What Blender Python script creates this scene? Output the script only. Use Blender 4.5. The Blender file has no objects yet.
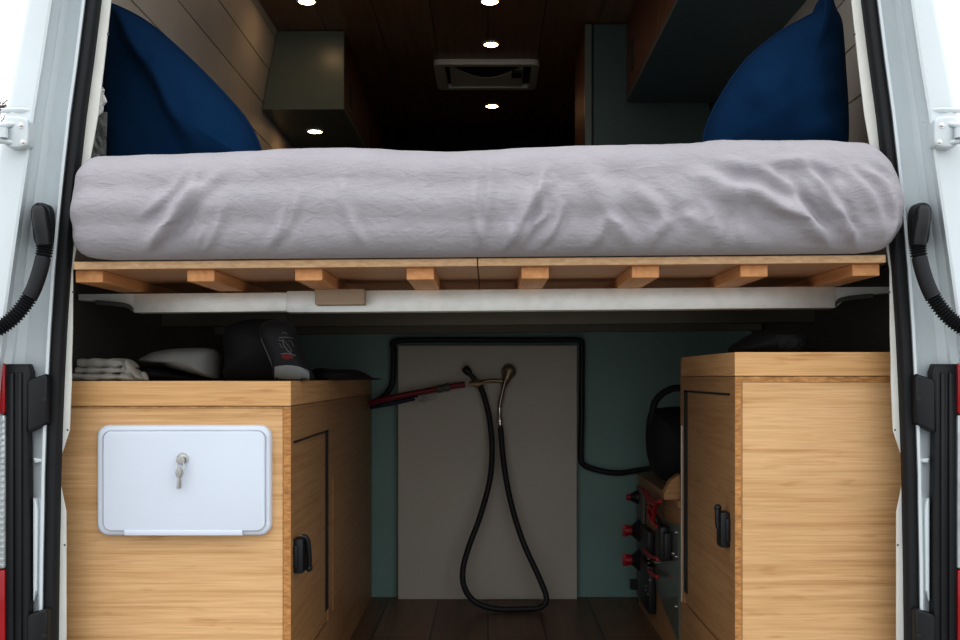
import bpy, bmesh, math, random
from mathutils import Vector, noise
from mathutils.bvhtree import BVHTree
random.seed(7)
C = bpy.context.scene.collection
F, VX, VY, H = 973.0, 488.0, 376.0, 0.721      # focal length in pixels, vanishing point, eye height above the van floor
PI = math.pi

def P(px, py, d):                              # point of the place: seen in direction (px, py), d metres behind the camera plane
    return Vector(((px - VX) * d / F, d, H - (py - VY) * d / F))
def PX(px, d): return (px - VX) * d / F
def PZ(py, d): return H - (py - VY) * d / F
def mir(px): return 962.6 - px

# ------------------------------------------------------------------ materials
def node_mat(name, rough=0.5, metal=0.0, spec=0.5, coat=0.0, sheen=0.0):
    m = bpy.data.materials.new(name); m.use_nodes = True
    nt = m.node_tree; b = nt.nodes['Principled BSDF']
    b.inputs['Roughness'].default_value = rough; b.inputs['Metallic'].default_value = metal
    b.inputs['Specular IOR Level'].default_value = spec
    b.inputs['Coat Weight'].default_value = coat; b.inputs['Sheen Weight'].default_value = sheen
    return m, nt, b
def s2l(c):
    return tuple(((v / 255) / 12.92 if v <= 10 else (((v / 255) + 0.055) / 1.055) ** 2.4) for v in c)
def mapping(nt, scale):
    tc = nt.nodes.new('ShaderNodeTexCoord'); mp = nt.nodes.new('ShaderNodeMapping')
    mp.inputs['Scale'].default_value = scale; nt.links.new(tc.outputs['Object'], mp.inputs['Vector']); return mp
def noise_tex(nt, scale, sc=1.0, detail=4, rough=0.5):
    n = nt.nodes.new('ShaderNodeTexNoise'); n.inputs['Scale'].default_value = sc
    n.inputs['Detail'].default_value = detail; n.inputs['Roughness'].default_value = rough
    nt.links.new(mapping(nt, scale).outputs['Vector'], n.inputs['Vector']); return n
def ramp(nt, src, stops):
    r = nt.nodes.new('ShaderNodeValToRGB'); e = r.color_ramp.elements
    while len(e) < len(stops): e.new(0.5)
    for k, (p, c) in enumerate(stops): e[k].position = p; e[k].color = (*c, 1)
    nt.links.new(src, r.inputs['Fac']); return r
def mixc(nt, fac, a, b, mode='MIX'):
    m = nt.nodes.new('ShaderNodeMix'); m.data_type = 'RGBA'; m.blend_type = mode
    for sock, v in ((m.inputs['Factor'], fac), (m.inputs['A'] if False else m.inputs[6], a), (m.inputs[7], b)):
        if hasattr(v, 'links') or hasattr(v, 'is_linked'): nt.links.new(v, sock)
        elif isinstance(v, (int, float)): sock.default_value = v
        else: sock.default_value = (*v, 1)
    return m.outputs[2]
def bump(nt, b, src, strength, dist=0.002):
    n = nt.nodes.new('ShaderNodeBump'); n.inputs['Strength'].default_value = strength; n.inputs['Distance'].default_value = dist
    nt.links.new(src, n.inputs['Height']); nt.links.new(n.outputs['Normal'], b.inputs['Normal'])
def plain(name, col, rough=0.5, metal=0.0, var=0.12, vs=6.0, spec=0.5, coat=0.0, sheen=0.0, bmp=0.0, bs=200.0):
    m, nt, b = node_mat(name, rough, metal, spec, coat, sheen)
    n = noise_tex(nt, (vs,) * 3)
    r = ramp(nt, n.outputs['Fac'], [(0.3, tuple(c * (1 - var) for c in col)), (0.7, tuple(min(1, c * (1 + var)) for c in col))])
    nt.links.new(r.outputs['Color'], b.inputs['Base Color'])
    if bmp: bump(nt, b, noise_tex(nt, (bs,) * 3, detail=3).outputs['Fac'], bmp)
    return m
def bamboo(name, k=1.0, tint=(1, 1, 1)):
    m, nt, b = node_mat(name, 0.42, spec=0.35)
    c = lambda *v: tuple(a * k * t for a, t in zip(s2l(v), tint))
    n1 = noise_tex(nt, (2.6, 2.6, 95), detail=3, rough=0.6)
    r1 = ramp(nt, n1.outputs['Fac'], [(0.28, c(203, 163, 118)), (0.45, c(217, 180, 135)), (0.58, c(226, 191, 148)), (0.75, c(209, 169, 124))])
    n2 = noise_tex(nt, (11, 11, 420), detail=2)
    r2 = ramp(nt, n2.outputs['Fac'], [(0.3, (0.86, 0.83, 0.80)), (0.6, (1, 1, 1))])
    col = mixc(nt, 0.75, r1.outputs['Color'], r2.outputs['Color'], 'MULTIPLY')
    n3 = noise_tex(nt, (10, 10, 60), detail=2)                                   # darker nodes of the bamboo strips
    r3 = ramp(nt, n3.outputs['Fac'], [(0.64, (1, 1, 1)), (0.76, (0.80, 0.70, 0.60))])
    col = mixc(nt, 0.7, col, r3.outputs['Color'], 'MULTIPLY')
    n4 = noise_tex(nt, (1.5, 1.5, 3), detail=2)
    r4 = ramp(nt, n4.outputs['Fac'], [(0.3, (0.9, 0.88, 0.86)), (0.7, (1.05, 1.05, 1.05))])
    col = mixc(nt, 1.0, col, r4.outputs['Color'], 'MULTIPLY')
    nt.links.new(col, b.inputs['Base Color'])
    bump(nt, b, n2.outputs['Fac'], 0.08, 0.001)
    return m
def edge_wood(name, lo, hi):
    m, nt, b = node_mat(name, 0.6)
    n = noise_tex(nt, (60, 60, 200), detail=3); r = ramp(nt, n.outputs['Fac'], [(0.3, s2l(lo)), (0.7, s2l(hi))])
    nt.links.new(r.outputs['Color'], b.inputs['Base Color']); return m
def grain(name, lo, hi, axis, rough=0.5):
    m, nt, b = node_mat(name, rough)
    sc = [70, 70, 70]; sc['xyz'.index(axis)] = 2.0
    n = noise_tex(nt, tuple(sc), detail=4); r = ramp(nt, n.outputs['Fac'], [(0.3, s2l(lo)), (0.7, s2l(hi))])
    nt.links.new(r.outputs['Color'], b.inputs['Base Color']); bump(nt, b, n.outputs['Fac'], 0.1, 0.001); return m
def planks(name, lo, hi, along, w, rough=0.45, gap=(0.01, 0.008, 0.006)):
    # boards running along y, w metres wide across x
    m, nt, b = node_mat(name, rough)
    br = nt.nodes.new('ShaderNodeTexBrick'); tc = nt.nodes.new('ShaderNodeTexCoord'); mp = nt.nodes.new('ShaderNodeMapping')
    mp.inputs['Rotation'].default_value = (0, 0, PI / 2); nt.links.new(tc.outputs['Object'], mp.inputs['Vector'])
    nt.links.new(mp.outputs['Vector'], br.inputs['Vector'])
    br.inputs['Scale'].default_value = 1; br.inputs['Brick Width'].default_value = along; br.inputs['Row Height'].default_value = w
    br.inputs['Mortar Size'].default_value = 0.0022
    br.inputs['Color1'].default_value = (*s2l(lo), 1); br.inputs['Color2'].default_value = (*s2l(hi), 1); br.inputs['Mortar'].default_value = (*gap, 1)
    n = noise_tex(nt, (45, 2.5, 45), detail=5); r = ramp(nt, n.outputs['Fac'], [(0.3, (0.6, 0.58, 0.55)), (0.7, (1.1, 1.1, 1.1))])
    nt.links.new(mixc(nt, 0.9, br.outputs['Color'], r.outputs['Color'], 'MULTIPLY'), b.inputs['Base Color']); return m
def glow(name, col, s):
    m = bpy.data.materials.new(name); m.use_nodes = True; nt = m.node_tree
    for n in list(nt.nodes): nt.nodes.remove(n)
    o = nt.nodes.new('ShaderNodeOutputMaterial'); e = nt.nodes.new('ShaderNodeEmission')
    e.inputs['Color'].default_value = (*col, 1); e.inputs['Strength'].default_value = s; nt.links.new(e.outputs[0], o.inputs[0]); return m

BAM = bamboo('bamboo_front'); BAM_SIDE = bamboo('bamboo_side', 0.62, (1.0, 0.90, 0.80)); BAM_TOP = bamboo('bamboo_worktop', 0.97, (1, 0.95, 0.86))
BAM_EDGE = edge_wood('bamboo_edge', (158, 112, 66), (205, 156, 100))
PLY = edge_wood('birch_ply_edge', (206, 170, 132), (226, 194, 156))
PLY_FACE = grain('birch_ply_face', (186, 144, 110), (202, 162, 126), 'x')
PINE = grain('pine', (208, 152, 102), (228, 176, 124), 'y')
KEYM = plain('key_nickel', (0.46, 0.455, 0.44), 0.4, 0.45, var=0.08, vs=200)
BLOCK = grain('grey_wood', (168, 150, 130), (196, 178, 156), 'x', 0.7)
WHITE = plain('white_paint', (0.62, 0.67, 0.69), 0.28, var=0.03, coat=0.4)
WHITE_IN = plain('white_primer', (0.70, 0.70, 0.66), 0.45, var=0.05, vs=14)
RUBBER = plain('black_rubber', (0.014, 0.015, 0.018), 0.55, var=0.2)
BLACK = plain('black_plastic', (0.012, 0.013, 0.016), 0.42, var=0.2)
BLKGLOSS = plain('black_gloss', (0.008, 0.009, 0.011), 0.25, var=0.2)
STEEL = plain('galvanised_steel', (0.93, 0.97, 0.95), 0.42, 0.4, var=0.05, vs=40, bmp=0.25, bs=160)
STEEL_SHADED = plain('galvanised_steel_shaded', (0.17, 0.165, 0.13), 0.5, var=0.06)  # rear crossbars: same steel, the dimness under the bed put into its colour
CHROME = plain('chrome', (0.72, 0.71, 0.69), 0.34, 1.0, var=0.05)
DULLMETAL = plain('dull_brass', (0.30, 0.25, 0.17), 0.35, 0.8, var=0.15)
PLASTIC = plain('white_plastic', (0.67, 0.715, 0.79), 0.32, var=0.015)
GREEN = plain('sage_green_paint', (0.24, 0.39, 0.36), 0.5, var=0.05)
SAGE = plain('sage_cabinet_paint', (0.17, 0.20, 0.165), 0.3, var=0.04)
TEAL = plain('teal_cabinet_paint', (0.085, 0.135, 0.125), 0.4, var=0.04)
DKTEAL = plain('dark_teal_paint', (0.035, 0.055, 0.06), 0.5, var=0.06)
RED_WOOD = grain('reddish_wood', (96, 52, 32), (122, 68, 42), 'y', 0.45)
PANEL = plain('cream_panel', (0.56, 0.54, 0.48), 0.55, var=0.05, vs=3)
CEIL = planks('ceiling_boards', (140, 104, 74), (150, 116, 84), 9.0, 0.19, 0.4, (0.05, 0.03, 0.02))
FLOOR = planks('floor_boards', (112, 84, 64), (140, 108, 84), 1.3, 0.16, 0.4)
WALLW = plain('wall_board_paint', (0.62, 0.57, 0.50), 0.5, var=0.05)
DARKMETAL = plain('dark_body_metal', (0.10, 0.11, 0.11), 0.5, var=0.2)
def cloth_sheet():
    m, nt, b = node_mat('grey_cotton_sheet', 0.92, spec=0.2, sheen=0.1)
    n = noise_tex(nt, (9, 9, 9)); r = ramp(nt, n.outputs['Fac'], [(0.3, (0.405, 0.385, 0.41)), (0.7, (0.44, 0.42, 0.445))]); nt.links.new(r.outputs['Color'], b.inputs['Base Color'])
    mp = mapping(nt, (26, 26, 60)); mp.inputs['Rotation'].default_value = (0, 0.5, 0)
    f = nt.nodes.new('ShaderNodeTexNoise'); f.inputs['Scale'].default_value = 1; f.inputs['Detail'].default_value = 6; f.inputs['Roughness'].default_value = 0.62; f.inputs['Distortion'].default_value = 0.8
    nt.links.new(mp.outputs['Vector'], f.inputs['Vector'])
    b1 = nt.nodes.new('ShaderNodeBump'); b1.inputs['Strength'].default_value = 0.55; b1.inputs['Distance'].default_value = 0.006; nt.links.new(f.outputs['Fac'], b1.inputs['Height'])
    b2 = nt.nodes.new('ShaderNodeBump'); b2.inputs['Strength'].default_value = 0.3; b2.inputs['Distance'].default_value = 0.002
    nt.links.new(noise_tex(nt, (190,) * 3, detail=3).outputs['Fac'], b2.inputs['Height']); nt.links.new(b1.outputs['Normal'], b2.inputs['Normal']); nt.links.new(b2.outputs['Normal'], b.inputs['Normal'])
    return m
SHEET = cloth_sheet()
NAVY = plain('navy_cotton', (0.0035, 0.033, 0.088), 0.9, var=0.12, spec=0.15, bmp=0.2, bs=500)
DARKWALL = plain('garage_wall_lining', (0.10, 0.095, 0.085), 0.7, var=0.1)
CURT = plain('dark_navy_curtain', (0.004, 0.006, 0.012), 0.9, var=0.2)
REDP = plain('red_plastic', (0.38, 0.010, 0.016), 0.4, var=0.1)
REDHOSE = plain('red_hose_rubber', (0.24, 0.012, 0.022), 0.45, var=0.15)
BLUEHOSE = plain('dark_blue_hose', (0.01, 0.016, 0.05), 0.5, var=0.15)
REDLENS = plain('red_lens', (0.38, 0.006, 0.012), 0.12, var=0.15, coat=0.6)
CLEARLENS = plain('clear_ribbed_lens', (0.52, 0.55, 0.56), 0.12, 0.3, var=0.2, vs=30, coat=0.6)
QUILT = plain('quilted_grey_cloth', (0.36, 0.355, 0.32), 0.9, var=0.08, vs=30, sheen=0.1)
PALEBAG = plain('pale_grey_cloth', (0.25, 0.265, 0.26), 0.85, var=0.08)
BLKCLOTH = plain('black_nylon', (0.007, 0.008, 0.011), 0.75, var=0.3, bmp=0.2, bs=400)
GREYCLOTH = plain('light_grey_trim', (0.19, 0.21, 0.215), 0.7, var=0.06)
REDCLOTH = plain('red_patch', (0.10, 0.004, 0.010), 0.7, var=0.08)
SILVER = plain('silver_print', (0.11, 0.115, 0.115), 0.5, var=0.1)
GREYBOARD = plain('grey_board', (0.15, 0.15, 0.14), 0.5, var=0.06)
PLATE = plain('grey_green_plate', (0.115, 0.135, 0.12), 0.28, var=0.05, coat=0.3)
VENTP = plain('ivory_vent_plastic', (0.72, 0.72, 0.62), 0.4, var=0.03)
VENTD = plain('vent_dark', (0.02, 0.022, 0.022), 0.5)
PAPER = plain('tag_paper', (0.42, 0.42, 0.42), 0.7, var=0.2, vs=60)
ASPHALT = plain('pale_gravel', (0.29, 0.285, 0.27), 0.9, var=0.2, vs=20)
BARK = plain('bark', (0.05, 0.042, 0.038), 0.9, var=0.2)
LED = glow('warm_led', (1.0, 0.66, 0.36), 42)

# ------------------------------------------------------------------ mesh helpers
class MB:
    def __init__(s): s.bm = bmesh.new()
    def box(s, x0, x1, y0, y1, z0, z1, bev=0.0, seg=2):
        b = bmesh.new(); bmesh.ops.create_cube(b, size=1)
        for v in b.verts: v.co = Vector(((x0 + x1) / 2 + v.co.x * abs(x1 - x0), (y0 + y1) / 2 + v.co.y * abs(y1 - y0), (z0 + z1) / 2 + v.co.z * abs(z1 - z0)))
        if bev: bmesh.ops.bevel(b, geom=b.edges[:], offset=bev, segments=seg, profile=0.5, affect='EDGES')
        return s.add(b)
    def add(s, b):
        me = bpy.data.meshes.new('t'); b.to_mesh(me); b.free(); s.bm.from_mesh(me); bpy.data.meshes.remove(me); return s
    def tube(s, pts, r, seg=10, cap=True):
        pts = [Vector(p) for p in pts]; n = len(pts); rs = r if isinstance(r, (list, tuple)) else [r] * n
        t0 = (pts[1] - pts[0]).normalized(); ref = Vector((0, 0, 1)) if abs(t0.z) < 0.9 else Vector((1, 0, 0))
        u = t0.cross(ref).normalized(); rings = []
        for i, p in enumerate(pts):
            t = (pts[min(i + 1, n - 1)] - pts[max(i - 1, 0)]).normalized()
            u = (u - t * u.dot(t)).normalized(); w = t.cross(u)
            rings.append([s.bm.verts.new(p + (u * math.cos(2 * PI * k / seg) + w * math.sin(2 * PI * k / seg)) * rs[i]) for k in range(seg)])
        for a, b in zip(rings, rings[1:]):
            for k in range(seg): s.bm.faces.new((a[k], a[(k + 1) % seg], b[(k + 1) % seg], b[k]))
        if cap: s.bm.faces.new(rings[0][::-1]); s.bm.faces.new(rings[-1])
        return s
    def grid(s, rows, close_u=False, cap=False):
        vs = [[s.bm.verts.new(p) for p in r] for r in rows]; m = len(vs[0])
        for a, b in zip(vs, vs[1:]):
            for k in range(m if close_u else m - 1):
                s.bm.faces.new((a[k], a[(k + 1) % m], b[(k + 1) % m], b[k]))
        if cap: s.bm.faces.new(vs[0][::-1]); s.bm.faces.new(vs[-1])
        return s
    def prism(s, pts, ext):
        ext = Vector(ext); a = [s.bm.verts.new(p) for p in pts]; b = [s.bm.verts.new(Vector(p) + ext) for p in pts]; n = len(a)
        s.bm.faces.new(a[::-1]); s.bm.faces.new(b)
        for k in range(n): s.bm.faces.new((a[k], a[(k + 1) % n], b[(k + 1) % n], b[k]))
        return s
    def rprism(s, outline, d0, d1, bev=0.003, back_d=None):
        # flat board with the given (x, z) outline between depths d0 (front) and d1, its front edge rounded
        cx = sum(p[0] for p in outline) / len(outline); cz = sum(p[1] for p in outline) / len(outline)
        def inset(o, e):
            r = []
            n = len(o)
            for k in range(n):
                a, b = Vector(o[k - 1]), Vector(o[(k + 1) % n]); t = (b - a).normalized(); nn = Vector((-t.y, t.x))
                if nn.dot(Vector((cx, cz)) - Vector(o[k])) < 0: nn = -nn
                r.append(Vector(o[k]) + nn * e)
            return r
        rows = [[(p[0], d1, p[1]) for p in outline], [(p[0], d0 + bev, p[1]) for p in outline]]
        for q in (0.35, 0.7, 1.0):
            a = q * PI / 2; o = inset(outline, bev * (1 - math.cos(a)))
            rows.append([(p[0], d0 + bev * (1 - math.sin(a)), p[1]) for p in o])
        return s.grid(rows, True, True)
def rrect(x0, x1, z0, z1, r, n=6):
    o = []
    for cx, cz, a0 in ((x1 - r, z1 - r, 0), (x0 + r, z1 - r, PI / 2), (x0 + r, z0 + r, PI), (x1 - r, z0 + r, 1.5 * PI)):
        for k in range(n + 1):
            a = a0 + k * PI / 2 / n; o.append((cx + r * math.cos(a), cz + r * math.sin(a)))
    return o
def smooth_pts(pts, n=8, closed=False):
    pts = [Vector(p) for p in pts]; N = len(pts); out = []
    rng = range(N) if closed else range(N - 1)
    for i in rng:
        if closed: p0, p1, p2, p3 = pts[i - 1], pts[i], pts[(i + 1) % N], pts[(i + 2) % N]
        else: p0, p1, p2, p3 = pts[max(i - 1, 0)], pts[i], pts[i + 1], pts[min(i + 2, N - 1)]
        for k in range(n):
            t = k / n
            out.append(0.5 * ((2 * p1) + (p2 - p0) * t + (2 * p0 - 5 * p1 + 4 * p2 - p3) * t * t + (3 * p1 - p0 - 3 * p2 + p3) * t ** 3))
    if not closed: out.append(pts[-1])
    return out
def inflate(mb, outline, d, depth, peak=None, nz=0.0, fr=6.0, rings=14, seed=0.0, flat=0.5, zmin=-9):
    # soft cushion: closed (x, z) outline at depth d, swollen by depth to the front and to the back
    o = smooth_pts([(p[0], p[1], 0) for p in outline], 6, True); n = len(o)
    cx = sum(p.x for p in o) / n if peak is None else peak[0]; cz = sum(p.y for p in o) / n if peak is None else peak[1]
    def ring(s, sign):
        r = []
        for p in o:
            x, z = cx + (p.x - cx) * s, cz + (p.y - cz) * s
            h = depth * (1 - s ** 2.6) ** flat
            q = noise.noise(Vector((x * fr, z * fr, seed + sign))) + 0.5 * noise.noise(Vector((x * fr * 2.3, z * fr * 2.3, seed + 5 + sign)))
            r.append((x, d + sign * (h + q * nz * min(1, (1 - s) * 3)), max(z, zmin)))
        return r
    rows = [ring(0.03 + 0.97 * k / rings, -1) for k in range(rings)] + [ring(1.0, 1)] + [ring(0.03 + 0.97 * k / rings, 1) for k in range(rings - 1, -1, -1)]
    return mb.grid(rows, True, True)
def sphere(mb, c, r, seg=16, sc=(1, 1, 1)):
    b = bmesh.new(); bmesh.ops.create_uvsphere(b, u_segments=seg, v_segments=seg // 2 + 2, radius=r)
    for v in b.verts: v.co = Vector((v.co.x * sc[0], v.co.y * sc[1], v.co.z * sc[2])) + Vector(c)
    return mb.add(b)
def lathe(mb, c, axis, prof, seg=20):
    # prof: (radius, distance along axis) pairs
    ax = Vector(axis).normalized(); ref = Vector((0, 0, 1)) if abs(ax.z) < 0.9 else Vector((1, 0, 0)); u = ax.cross(ref).normalized(); w = ax.cross(u)
    return mb.grid([[Vector(c) + ax * h + (u * math.cos(2 * PI * k / seg) + w * math.sin(2 * PI * k / seg)) * max(r, 1e-4) for k in range(seg)] for r, h in prof], True, True)

def origin(o):
    v = Vector((0, 0, 0))
    while o is not None: v += o.location; o = o.parent
    return v
def obj(name, mb, mat, parent=None, smooth=None, label=None, cat=None, group=None, kind=None):
    bm = mb.bm; bmesh.ops.recalc_face_normals(bm, faces=bm.faces[:])
    me = bpy.data.meshes.new(name); o = bpy.data.objects.new(name, me); C.objects.link(o)
    if parent is None:
        xs = [v.co for v in bm.verts]; lo = [min(v[i] for v in xs) for i in range(3)]; hi = [max(v[i] for v in xs) for i in range(3)]
        o.location = ((lo[0] + hi[0]) / 2, (lo[1] + hi[1]) / 2, lo[2]); off = Vector(o.location)
    else: o.parent = parent; off = origin(parent)
    for v in bm.verts: v.co -= off
    bm.to_mesh(me); bm.free(); me.materials.append(mat)
    if smooth is not None:
        for p in me.polygons: p.use_smooth = True
        if smooth < 180: me.set_sharp_from_angle(angle=math.radians(smooth))
    tag(o, label, cat, group, kind); return o
def tag(o, label=None, cat=None, group=None, kind=None):
    for k, v in (('label', label), ('category', cat), ('group', group), ('kind', kind)):
        if v: o[k] = v
    return o
def empty(name, loc, label=None, cat=None, group=None, kind=None):
    o = bpy.data.objects.new(name, None); C.objects.link(o); o.location = loc; o.empty_display_size = 0.05
    return tag(o, label, cat, group, kind)
def B(*a, **k): return MB().box(*a, **k)

# ------------------------------------------------------------------ the setting
Y1 = 4.82                                            # cab bulkhead
CZ = H + 1.22                                        # ceiling height
obj('floor', B(-0.9, 0.9, 1.84, Y1, -0.03, 0.0), FLOOR, kind='structure')
obj('ceiling', B(-0.80, 0.80, 1.88, Y1, CZ, CZ + 0.02), CEIL, kind='structure')
obj('wall_front', B(-0.9, 0.9, Y1, Y1 + 0.02, 0, CZ), DKTEAL, kind='structure')
obj('wall_back', B(-0.86, 0.86, 3.175, 3.195, 0.0, 0.895), GREEN, kind='structure')
obj('ground', B(-14, 14, -14, 14, -0.66, -0.62), ASPHALT, kind='structure')
def wall_x(z):
    pts = [(0, 0.868), (0.93, 0.862), (1.0, 0.84), (1.05, 0.83), (1.25, 0.825), (1.66, 0.80), (1.94, 0.745), (2.3, 0.68)]
    for (a, xa), (b, xb) in zip(pts, pts[1:]):
        if z <= b: return xa + (xb - xa) * (z - a) / (b - a)
    return pts[-1][1]
for side, s in (('left', -1), ('right', 1)):
    mb = MB(); mb.grid([[(s * (wall_x(z) + t), y, z) for z in (0, 0.5, 0.93, 0.955)] for y, t in ((1.87, 0), (Y1, 0))])
    obj('trim_1' if s < 0 else 'trim_2', mb, DARKWALL, kind='structure'); mb = MB()
    edges = [0.96] + [H + 0.848 + 0.115 * k for k in range(-5, 4)]
    edges = sorted(e for e in set(edges) if e < CZ) + [CZ + 0.01]
    rows = []
    for a, b in zip(edges, edges[1:]):               # boards with a shadow gap between them
        mb.grid([[(s * (wall_x(z) + dx), y, z) for z, dx in ((a, 0.006), (a + 0.0025, 0.006), (a + 0.003, 0), (b - 0.0015, 0), (b, 0.006))] for y in (1.87, Y1)])
    obj('wall_' + side, mb, WALLW, kind='structure')

# ------------------------------------------------------------------ van body around the opening
van = empty('van_body', (0, 1.8, 0), 'white van rear body frame with black rubber seal around the open back', 'van')
ys = [-330, -220, -120, -60, 0, 60, 115, 160, 200, 270, 330, 360, 380, 430, 460, 512, 560, 640, 760, 850]
tab = { # y: seal outer edge, flange width beyond the seal, crease, outer
    -330: (140, 8, 100, 20), -220: (118, 9, 84, 20), -120: (101.5, 10, 72, 26), -60: (93, 10.5, 62, 30), 0: (86, 11, 52, 27), 60: (78.5, 12, 43, 15), 115: (71, 13, 34, 5), 160: (66, 10, 28, -4),
    200: (62, 8, 22, -10), 270: (55.5, 3.2, 12, -18), 330: (51.5, 7.0, 4, -26), 360: (50, 7.5, 0, -30), 380: (49, 8.5, -2, -32), 430: (47, 8.5, -6, -36), 460: (46, -0.5, -8, -38),
    475: (45.5, -1, -8, -38), 512: (45, 7.0, -10, -40), 560: (44, 8.0, -10, -40), 640: (43, 9.0, -10, -40), 760: (42, 9.0, -10, -40), 850: (42, 9.0, -10, -40)}
ys = sorted(tab)
def pil(y): return tab[y]
for s in (0, 1):
    m = (lambda p: p) if s == 0 else mir
    side_word = 'left' if s == 0 else 'right'
    rows, flr = [], []
    for y in ys:
        so, fw, cr, ou = pil(y); si = so + 14.5
        rows.append([P(m(so + 12), y, 1.813), P(m(so + 1), y, 1.811), P(m(so), y, 1.785), P(m(so - 1), y, 1.778), P(m(so - 4), y, 1.776), P(m(so - 6), y, 1.79),
                     P(m(so - 14), y, 1.797), P(m(so - (so - cr) * 0.50), y, 1.797), P(m(cr + (so - cr) * 0.30), y, 1.787), P(m(cr + (so - cr) * 0.24), y, 1.778), P(m(cr + 4), y, 1.768), P(m(cr), y, 1.742),
                     P(m(cr - 3), y, 1.740), P(m(ou + 6), y, 1.752), P(m(ou + 1), y, 1.762), P(m(ou), y, 1.775), P(m(ou + 2), y, 1.80) + Vector((0, 0, 0)),
                     P(m(ou), y, 1.775) + Vector((0, 3.1, 0))])
        flr.append([P(m(so + 8), y, 1.806), P(m(si + fw - 0.6), y, 1.806), P(m(si + fw), y, 1.8075), P(m(si + fw + 0.2), y, 1.8095), P(m(si + fw - 0.6), y, 1.811), P(m(so + 8), y, 1.811)])
    obj('rear_pillar', MB().grid(rows), WHITE, van, 35, label=f'outer {side_word} pillar of the door opening')
    obj('opening_flange', MB().grid(flr, True, True), WHITE_IN, van, 30)
    # small plug dots on the flange
    for y in (34, 292, 430, 545):
        k = max(t for t in ys if t <= y); so, fw, _, _ = pil(k)
        dots = MB(); lathe(dots, P(m(so + 16 + fw * 0.55), y, 1.8065), (0, -1, 0), [(0.002, -0.002), (0.002, 0.0006)], 10)
        obj('flange_plug', dots, DARKMETAL, van, 40)
    # inner lining between the flange and the wall
    ln = MB().grid([[P(m(pil(y)[0] + 8), y, 1.815), Vector(((-1 if s == 0 else 1) * (wall_x(PZ(y, 1.89)) + 0.0), 1.885, PZ(y, 1.86)))] for y in ys if -240 < y < 800])
    obj('pillar_lining', ln, DARKMETAL, van)
    # tail lamp with its black surround
    surr = MB()
    o = [(PX(m(px), 1.772), PZ(py, 1.772)) for px, py in ((3, 364), (28, 364), (31, 372), (28, 430), (29, 520), (29, 612), (33, 650), (33, 700), (3, 700))]
    surr.rprism(o, 1.770, 1.789, 0.005)
    tl = obj('tail_light', surr, BLACK, van, 40)
    rib = MB()
    for a, b in ((8, 14), (17, 22)):
        x0, x1 = sorted((PX(m(a), 1.767), PX(m(b), 1.767))); rib.box(x0, x1, 1.765, 1.772, PZ(690, 1.767), PZ(372, 1.767), 0.003)
    obj('surround_rib', rib, BLACK, tl, 40)
    for nm, y0, y1, mt in (('red_lens', 363, 414, REDLENS), ('clear_lens', 415, 569, CLEARLENS), ('red_lens', 570, 700, REDLENS)):
        x0, x1 = sorted((PX(m(-24), 1.764), PX(m(4.5), 1.764))); l = MB().box(x0, x1, 1.764, 1.778, PZ(y1, 1.764), PZ(y0, 1.764), 0.004, 3)
        if nm == 'clear_lens':
            for q in range(420, 566, 6): l.box(x0 + 0.004, x1 - 0.001, 1.7625, 1.766, PZ(q + 3, 1.764), PZ(q, 1.764), 0.0008, 1)
        obj(nm, l, mt, tl, 40)
    # stop brackets beside the seal
    for y0, y1 in ((377, 429), (612, 668)):
        mb = MB(); o = [(PX(m(a), 1.768), PZ(b, 1.768)) for a, b in ((27, y0 + 5), (30, y0 + 2), (45, y0 - 3), (47.5, y0), (46.5, y1 - 6), (44, y1 - 4), (29, y1 + 3), (27, y1))]
        mb.rprism(o, 1.766, 1.792, 0.004)
        bk = obj('stop_bracket', mb, BLACK, van, 40)
        mb = MB(); lathe(mb, P(m(44), (y0 + y1) / 2 - 4, 1.766), (0, -1, 0), [(0.0045, -0.004), (0.0045, 0.0008), (0.0025, 0.001)], 14)
        obj('fixing_hole', mb, VENTD, bk, 40)
    # pressed recess in the body strip under the bracket
    x0, x1 = sorted((PX(m(34.5), 1.785), PX(m(41), 1.785)))
    mb = MB().rprism([(PX(m(a), 1.785), PZ(b, 1.785)) for a, b in ((34, 458), (44, 459), (44, 462), (35, 463))], 1.782, 1.80, 0.002)
    mb.rprism([(PX(m(a), 1.785), PZ(b, 1.785)) for a, b in ((34, 498), (37, 499), (39, 510), (38.5, 590), (34, 600))], 1.779, 1.80, 0.003)
    obj('pressed_panel', mb, WHITE, van, 40)
    # hinge
    hg = MB().rprism([(PX(m(a), 1.735), PZ(b, 1.735)) for a, b in smooth_pts([(9, 119, 0), (24, 118, 0), (30, 121, 0), (31, 127, 0), (30.5, 143, 0), (27, 148, 0), (14, 149, 0), (8, 146, 0), (5, 138, 0)], 4, True) for a, b in [(a, b)]] if False else
        [(PX(m(p.x), 1.735), PZ(p.y, 1.735)) for p in smooth_pts([(9, 119, 0), (24, 118, 0), (30, 121, 0), (31, 127, 0), (30.5, 143, 0), (27, 148, 0), (14, 149, 0), (8, 146, 0), (5, 138, 0)], 4, True)], 1.724, 1.75, 0.004)
    hinge = obj('door_hinge', hg, WHITE, van, 40)
    mb = MB().tube([P(m(-16), 127, 1.715), P(m(-2), 126, 1.715), P(m(10), 124.5, 1.722), P(m(17), 124, 1.73)], [0.006, 0.006, 0.005, 0.003], 10)
    mb.tube([P(m(-16), 140, 1.715), P(m(-2), 140, 1.715), P(m(8), 142, 1.722), P(m(15), 143, 1.73)], [0.006, 0.006, 0.005, 0.003], 10)
    mb.tube([P(m(4), 128, 1.715), P(m(4), 138, 1.715)], 0.007, 12)
    obj('hinge_arm', mb, WHITE, hinge, 50)
    for bx, by in ((21, 125.5), (23, 142.5)):
        mb = MB(); lathe(mb, P(m(bx), by, 1.724), (0, -1, 0), [(0.0055, -0.002), (0.0055, 0.001), (0.0032, 0.0012), (0.0032, 0.004), (0.0015, 0.0045)], 6)
        obj('hinge_bolt', mb, CHROME, hinge, 30)
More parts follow.
